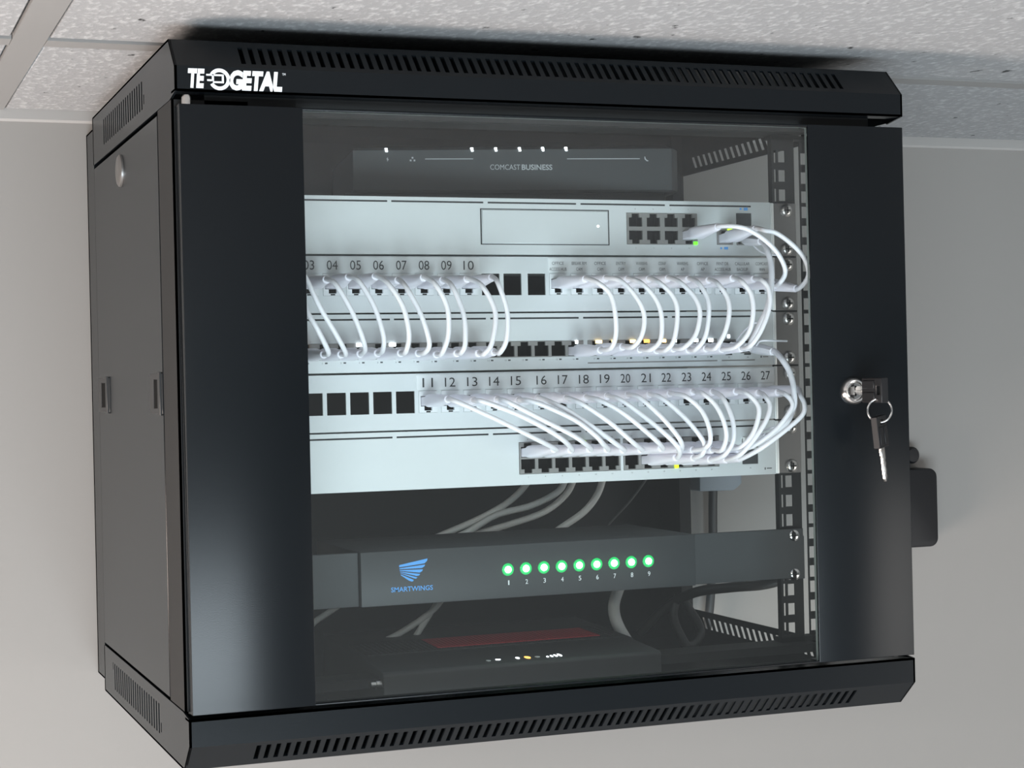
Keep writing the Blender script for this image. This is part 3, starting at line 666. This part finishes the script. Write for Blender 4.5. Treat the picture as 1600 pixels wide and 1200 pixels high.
# ------------------------------------------------------------------ patch cables
def z4(x, y): return (460 + x / 4, 380 + y / 4)
def z5(x, y): return (860 + x / 3.636, 380 + y / 3.636)
def z6(x, y): return (1060 + x / 7.273, 485 + y / 7.273)
def z7(x, y): return (980 + x / 5.714, 620 + y / 5.714)
def zb(x, y): return (1060 + x / 7.273, 320 + y / 7.273)
def plug_and_boot(t, P, E, clip):
    """plug from the port mouth P (x, face, z) towards the boot end E"""
    d = (E - P); L = d.length; d = d / L
    sx = Vector((0, 0, 1)).cross(d).normalized(); sz = d.cross(sx)
    def sec(a, hw, hh, r, n=4):
        pts = []
        for cx, cz, a0 in ((1, 1, 0), (-1, 1, 90), (-1, -1, 180), (1, -1, 270)):
            for k in range(n):
                an = math.radians(a0 + 90 * k / (n - 1)); pts.append(P + d * a + sx * (cx * (hw - r) + r * math.cos(an)) + sz * (cz * (hh - r) + r * math.sin(an)))
        return pts
    MB().rings([sec(a, 5.5, 3.3, .7) for a in (-6, 12)]).build('plug', 'boot', t, smooth=True)
    mb = MB().rings([sec(11.5, 5.9, 4.4, 1.6), sec(14, 6.2, 4.8, 2.2), sec(20, 6.0, 4.8, 2.6), sec(30, 4.6, 4.3, 3.0), sec(L - 5, 3.4, 3.3, 3.2), sec(L - 1.2, 3.2, 3.2, 3.1), sec(L, 2.8, 2.8, 2.7)])
    mb.build('boot', 'boot', t, smooth=True)
    return d
def patch_cable(pa, ea, ca, pb, eb, cb, mids, label, group, r=1.85, bulge=26, name='patch_cable'):
    """pa/pb: port (x, z); ea/eb: pixel of the boot end; mids: pixels the cord passes"""
    def boot(p, e, off=0):
        P = Vector((p[0], YF, p[1]))
        if e is None: return P, P + Vector((1.0, -50, 1.0))
        E = at(e[0], e[1], 'x', p[0] + off); E.y = max(36, min(54, E.y)); E = at(e[0], e[1], 'y', E.y); return P, E
    PA, EA = boot(pa, ea); PB, EB = boot(pb, eb)
    mid = (EA + EB) / 2
    t = thing(name, (mid.x, mid.y, min(EA.z, EB.z)), label, 'cable', group)
    da = plug_and_boot(t, PA, EA, ca); db = plug_and_boot(t, PB, EB, cb)
    pts = [EA - da * 2, EA + da * 3.5]
    n = len(mids)
    for i, mpx in enumerate(mids):
        f = (i + 1) / (n + 1); yy = (EA.y * (1 - f) + EB.y * f) - 7 - (bulge - 7) * math.sin(math.pi * f) ** .7
        pts.append(at(mpx[0], mpx[1], 'y', max(yy, 12)))
    pts += [EB + db * 3.5, EB - db * 2]
    MB().tube(spline(pts, 9), r, 12).build('cord', 'cord', t, smooth=True)
    return t
GA = 'white patch cables from the upper panel to the switch'
A = [(None, (506, 554), [z4(40, 330), z4(80, 430), z4(150, 550), z4(212, 680)]), (None, (533, 554), [z4(30, 150), z4(80, 235), z4(160, 400), z4(260, 570), z4(320, 685)]),
     ((510, 437), (563, 553), [z4(262, 262), z4(370, 450), z4(440, 645)]), ((545, 433), (590, 552), [z4(405, 240), z4(500, 400), z4(556, 580), z4(552, 670)]),
     ((587, 432), (626, 552), [z4(592, 260), z4(680, 400), z4(716, 570), z4(698, 675)]), ((622, 438), (654, 552), [z4(705, 285), z4(792, 450), z4(843, 620), z4(818, 682)]),
     ((662, 434), (682, 554), [z4(885, 262), z4(955, 400), z4(962, 570), z4(925, 685)]), ((692, 438), (714, 552), [z4(990, 275), z4(1058, 450), z4(1068, 620), z4(1046, 682)]),
     ((730, 436), (748, 552), [z4(1175, 270), z4(1255, 430), z4(1235, 620), z4(1186, 692)]), ((768, 434), (772, 550), [z4(1275, 255), z4(1330, 430), z4(1326, 600), z4(1286, 682)])]
for i, (ea, eb, mids) in enumerate(A):
    lab = 'white patch cable from the jack numbered %02d down to the switch' % (i + 1) if i > 1 else ('white patch cable coming from behind the left door stile, lower of the two crossing there' if i == 0 else 'white patch cable coming from behind the left door stile, upper of the two crossing there')
    patch_cable((L12[i], CZ1 + .4), ea, -1, (SX[i], 236.6), eb, 1, mids, lab, GA)
B = [((915, 436), z5(285, 607), [z5(270, 225), z5(340, 290), z5(368, 400), z5(372, 520), z5(345, 595)]), ((947, 435), z5(410, 590), [z5(400, 215), z5(490, 310), z5(533, 410), z5(520, 520), z5(470, 588)]),
     ((981, 436), z5(510, 605), [z5(520, 230), z5(600, 320), z5(632, 420), z5(625, 550), z5(570, 605)]), ((1014, 436), z5(605, 610), [z5(620, 225), z5(695, 300), z5(722, 390), z5(705, 540), z5(660, 605)]),
     ((1044, 435), z5(700, 600), [z5(740, 225), z5(820, 310), z5(850, 400), z5(825, 520), z5(760, 592)]), ((1076, 436), z5(785, 607), [z5(840, 225), z5(890, 310), z5(900, 400), z5(880, 530), z5(830, 600)]),
     ((1107.5, 438), z5(885, 600), [z5(950, 230), z5(1005, 310), z5(1016, 400), z5(990, 510), z5(940, 595)]), ((1145, 435), z5(975, 603), [z5(1090, 220), z5(1140, 290), z5(1152, 390), z5(1130, 500), z5(1060, 585)]),
     ((1178, 436), z5(1085, 598), [z5(1200, 210), z5(1240, 260), z5(1245, 360), z5(1200, 490), z5(1140, 580)])]
who = ['the faint leftmost room label', 'the label BREAK RM CAM', 'the label OFFICE CAM', 'the label ENTRY CAM', 'the label WAREHS CAM', 'the label CONF CAM', 'the label WAREHS AP', 'the label OFFICE AP', 'the label FRNT DR ACCESS HUB']
for i, (ea, eb, mids) in enumerate(B):
    patch_cable((R12[i + 1], CZ1 + .4), ea, -1, (SX[15 + i], 236.6), eb, 1, mids, 'white patch cable from the jack under ' + who[i], GA)
patch_cable((cols[3], 327.8), zb(450, 250), -1, (R12[10], CZ1 + .4), zb(1100, 912), -1, [zb(640, 245), zb(800, 285), zb(980, 400), zb(1120, 540), zb(1205, 700), zb(1208, 800), zb(1160, 880)],
            'white patch cable looping from the eight port block to the jack labelled CALLULAR BACKUP', 'white cables at the right end', bulge=22)
patch_cable((174.9, 325.4), zb(875, 275), 1, (R12[11], CZ1 + .4), zb(1340, 950), -1, [zb(980, 290), zb(1110, 320), zb(1270, 430), zb(1400, 560), zb(1462, 680), zb(1478, 790), zb(1440, 880)],
            'white patch cable making the widest loop at the right end of the upper panel', 'white cables at the right end', bulge=22)
GC = 'white patch cables from the lower panel to the lowest switch'
def q4(x, y): return (460 + x / 4, 640 + y / 4)
CC = [((700, 624), (865.5, 702), 0, 0, [(712, 627), (742, 640), (775, 655), (810, 672), (846, 690)]), ((740, 626), (891.6, 703), 0, 1, [(757, 628), (810, 648), (860, 674), (884, 691)]),
      ((777, 624), (921, 702), 0, 2, [(797, 630), (860, 662), (895, 680), (914, 693)]), ((811, 625), (948, 702), 0, 3, [(830, 627), (860, 638), (901, 658), (930, 680), (942, 693)]),
      ((841, 622), (973, 703), 0, 4, [(862, 629), (890, 643), (929, 669), (962, 693)]), ((885, 622), (1001, 703), 0, 5, [(905, 629), (930, 644), (958, 664), (990, 692)]),
      ((916, 621), (1033, 700.5), 0, 6, [(938, 626), (965, 640), (990, 658), (1025, 688)]), ((949, 619), (1056.6, 715), 1, 7, [(970, 625), (1000, 646), (1030, 670), (1052, 690), (1062, 704)]),
      ((981, 617), (1062, 702), 0, 7, [(1000, 622), (1030, 648), (1050, 670), (1064, 690)]), ((1015, 616.5), (1084, 715.5), 1, 8, [(1035, 623), (1065, 648), (1090, 676), (1101, 695), (1098, 709)]),
      ((1047, 615), (1083, 703), 0, 8, [(1072, 620), (1095, 640), (1107, 665), (1110, 688), (1102, 700)]), ((1083, 612), (1113, 703), 0, 9, [(1100, 616), (1118, 633), (1130, 656), (1135, 682), (1128, 703)]),
      ((1113, 613), (1110, 718), 1, 9, [(1128, 620), (1139, 640), (1146, 664), (1145, 690), (1132, 711)]), ((1150, 612), (1135, 700), 0, 10, [(1165, 614), (1181, 628), (1186, 645), (1177, 676), (1158, 698)]),
      ((1185, 614), (1135, 718), 1, 10, [(1195, 619), (1203, 634), (1198, 655), (1180, 684), (1157, 710)]), ((1215, 613), (1155, 702), 0, 11, [(1227, 616), (1237, 627), (1236, 640), (1214, 669), (1180, 695)]),
      ((1245, 608), (1157, 716), 1, 11, [(1251, 618), (1257, 632), (1254, 648), (1230, 670), (1190, 700)])]
for i, (ea, eb, row, kk, mids) in enumerate(CC):
    patch_cable((P2[7 + i], CZ2 + .4), ea, -1, (S2[kk], 158.6 if row == 0 else 149.2), eb, 1 if row == 0 else -1, mids, 'white patch cable from the jack numbered %d to the lowest switch' % (11 + i), GC, bulge=28 if i > 9 else 20)

# thick uplink cables with metal plugs and pull tabs
def uplink(pa, pb, ea, eb, mids, tabs, label):
    PA, PB = Vector((pa[0], YF, pa[1])), Vector((pb[0], YF, pb[1])); EA = at(*ea, 'y', 58); EB = at(*eb, 'y', 58)
    t = thing('uplink_cable', ((PA + PB) / 2)[:], label, 'cable', 'thick white uplink cables')
    ends = []
    for P, E in ((PA, EA), (PB, EB)):
        d = (E - P).normalized(); L = (E - P).length
        mb = MB(); sx = Vector((0, 0, 1)).cross(d).normalized(); sz = d.cross(sx)
        def sec(a, hw, hh): return [P + d * a + sx * (hw * u) + sz * (hh * v) for u, v in ((1, .5), (.5, 1), (-.5, 1), (-1, .5), (-1, -.5), (-.5, -1), (.5, -1), (1, -.5))]
        mb.rings([sec(-6, 5.2, 2.6), sec(12, 5.2, 2.6)]); mb.build('plug', 'nickel', t, smooth=True)
        MB().rings([sec(11, 5.8, 4.0), sec(20, 5.6, 4.0), sec(L - 6, 3.6, 3.4), sec(L, 3.0, 3.0)]).build('boot', 'cord', t, smooth=True)
        ends.append((E, d))
    pts = [EA - ends[0][1] * 2, EA + ends[0][1] * 4]
    for i, mpx in enumerate(mids):
        f = (i + 1) / (len(mids) + 1); pts.append(at(mpx[0], mpx[1], 'y', 58 - 8 - 24 * math.sin(math.pi * f)))
    pts += [EB + ends[1][1] * 4, EB - ends[1][1] * 2]
    MB().tube(spline(pts, 9), 2.35, 14).build('cord', 'cord', t, smooth=True)
    for px, ys in tabs:
        MB().tube(spline([at(u, v, 'y', y) for (u, v), y in zip(px, ys)], 8), .75, 8).build('pull_tab', 'cord', t, smooth=True)
uplink((192.45, 324.3), (176.2, 238), zb(940, 415), z6(790, 420), [zb(1010, 520), zb(1050, 660), zb(1058, 800), zb(1052, 930), zb(1040, 1060), z6(1000, 10), z6(950, 110), z6(880, 260), z6(825, 370)],
       [([zb(820, 400), zb(860, 470), zb(960, 545), zb(1090, 570), zb(1125, 565)], [84, 72, 64, 60, 62]), ([z6(680, 400), z6(670, 340), z6(740, 240), z6(850, 150), z6(900, 140)], [88, 74, 62, 56, 54])],
       'thick white uplink cable from the topmost silver unit down to the middle switch')
uplink((193.2, 238), (193.4, 159.5), z6(1075, 470), z7(1250, 355), [z6(1180, 560), z6(1260, 690), z6(1300, 820), z6(1312, 920), z7(1492, 60), z7(1470, 140), z7(1425, 225), z7(1350, 290)],
       [([z6(860, 470), z6(900, 380), z6(950, 345), z6(1090, 345), z6(1235, 348)], [84, 72, 66, 64, 66]), ([z7(1190, 310), z7(1260, 285), z7(1360, 262), z7(1300, 330)], [70, 62, 60, 62])],
       'thick white uplink cable bowing over the right ears down to the lowest switch')

# ------------------------------------------------------------------ loose cables inside
def loose(name, pts, r, m, label, group=None, part=None):
    o = MB().tube(spline(pts, 10), r, 12).build(name, m, smooth=True); return tag(o, label, 'cable', group)
P = lambda u, v, y: at(u, v, 'y', y)
gl = 'loose pale cables behind the gap'
loose('loose_cable', [P(650, 852, 285), P(700, 832, 280), P(760, 805, 275), P(800, 780, 270), P(826, 750, 265), P(836, 715, 262)], 2.9, 'greycord', 'pale loose cable in the gap, the one crossing over and rising first', gl)
loose('loose_cable', [P(660, 858, 272), P(725, 834, 268), P(775, 805, 266), P(830, 790, 262), P(872, 768, 260), P(884, 745, 258), P(890, 715, 256)], 2.9, 'greycord', 'pale loose cable in the gap, upper one of the pair lying side by side', gl)
loose('loose_cable', [P(690, 856, 292), P(750, 833, 288), P(800, 818, 284), P(850, 800, 282), P(882, 775, 280), P(896, 750, 278), P(902, 715, 276)], 2.9, 'greycord', 'pale loose cable in the gap, lower one of the pair lying side by side', gl)
loose('loose_cable', [P(840, 850, 285), P(878, 824, 280), P(912, 800, 275), P(932, 775, 270), P(942, 748, 268), P(948, 715, 266)], 3.1, 'greycord', 'pale loose cable in the gap, standing alone to the right of the others', gl)
loose('loose_cable', [P(925, 850, 300), P(952, 818, 300), P(985, 782, 300), P(1012, 745, 300), P(1030, 715, 300)], 1.1, 'soft', 'thin dark loose cable in the gap left of the grey adapter', None)
gb = 'loose pale cables above the router'
loose('loose_cable', [P(560, 1018, 215), P(600, 1002, 215), P(640, 980, 215), P(680, 950, 220), P(700, 920, 225)], 2.6, 'greycord', 'pale loose cable slanting low behind the controller, left of two that meet', gb)
loose('loose_cable', [P(636, 1018, 215), P(650, 994, 216), P(668, 965, 220), P(684, 940, 225), P(700, 915, 230)], 2.6, 'greycord', 'pale loose cable standing steeper behind the controller, right of two that meet', gb)
loose('loose_cable', [P(470, 995, 180), P(492, 972, 185), P(512, 958, 190), P(560, 925, 200)], 2.4, 'greycord', 'short pale loose cable by the left door stile below the controller', gb)
loose('loose_cable', [P(968, 915, 250), P(960, 940, 250), P(960, 960, 250), P(968, 982, 248), P(985, 1010, 246)], 5.2, 'greycord', 'wide pale cable bent behind the router right of the red band', gb)
loose('power_cable', [P(1236, 890, 240), P(1222, 905, 246), P(1190, 914, 252), P(1140, 918, 260), P(1085, 926, 275), P(1040, 950, 300), P(1000, 990, 320)], 4.6, 'plastic', 'thick black cord under the right end of the controller')
loose('power_cable', [P(1060, 930, 290), P(1052, 960, 290), P(1062, 990, 288), P(1078, 1010, 280), P(1095, 985, 300), P(1070, 940, 320)], 4.0, 'plastic', 'black cord looped at the right end of the router')

# ------------------------------------------------------------------ things on the wall right of the cabinet
t = thing('power_adapter', (337, 460, 97), 'grey power adapter on the wall seen through the gap, right of the loose cables', 'power adapter')
mb = MB().prism([(313, 100), (352, 99.5), (361, 106), (361, 165), (313, 165)], FXZ, 428, 459.8); mb.build('housing', 'bluegrey', t, bevel=2)
MB().tube(spline([(336, 444, 101), (335.6, 445, 80), (335, 446, 40), (330, 446, -20), (322, 446, -60), (310, 446, -110)], 8), 4.6, 12).build('cord', 'plastic', t, smooth=True)
t = thing('power_adapter', (575, 460, 30), 'black rounded power adapter on the wall behind the right edge of the cabinet', 'power adapter')
mb = MB(); a, b, c, d, r = 548, 596, 30, 113, 9; pl = []
for cx, cz, a0 in ((b - r, d - r, 0), (a + r, d - r, 90), (a + r, c + r, 180), (b - r, c + r, 270)):
    for k in range(6): an = math.radians(a0 + 18 * k); pl.append((cx + r * math.cos(an), cz + r * math.sin(an)))
mb.prism(pl, FXZ, 432, 459.8); mb.build('housing', 'dark', t, bevel=2.5)
t = thing('wall_plug', (574, 460, 126), 'small round black plug on the wall just above the black adapter', 'plug')
MB().lathe((574, 459.8, 127), [(0, 9), (-14, 9), (-17, 7), (-17.4, .5)], 24).build('cap', 'dark', t, smooth=True)
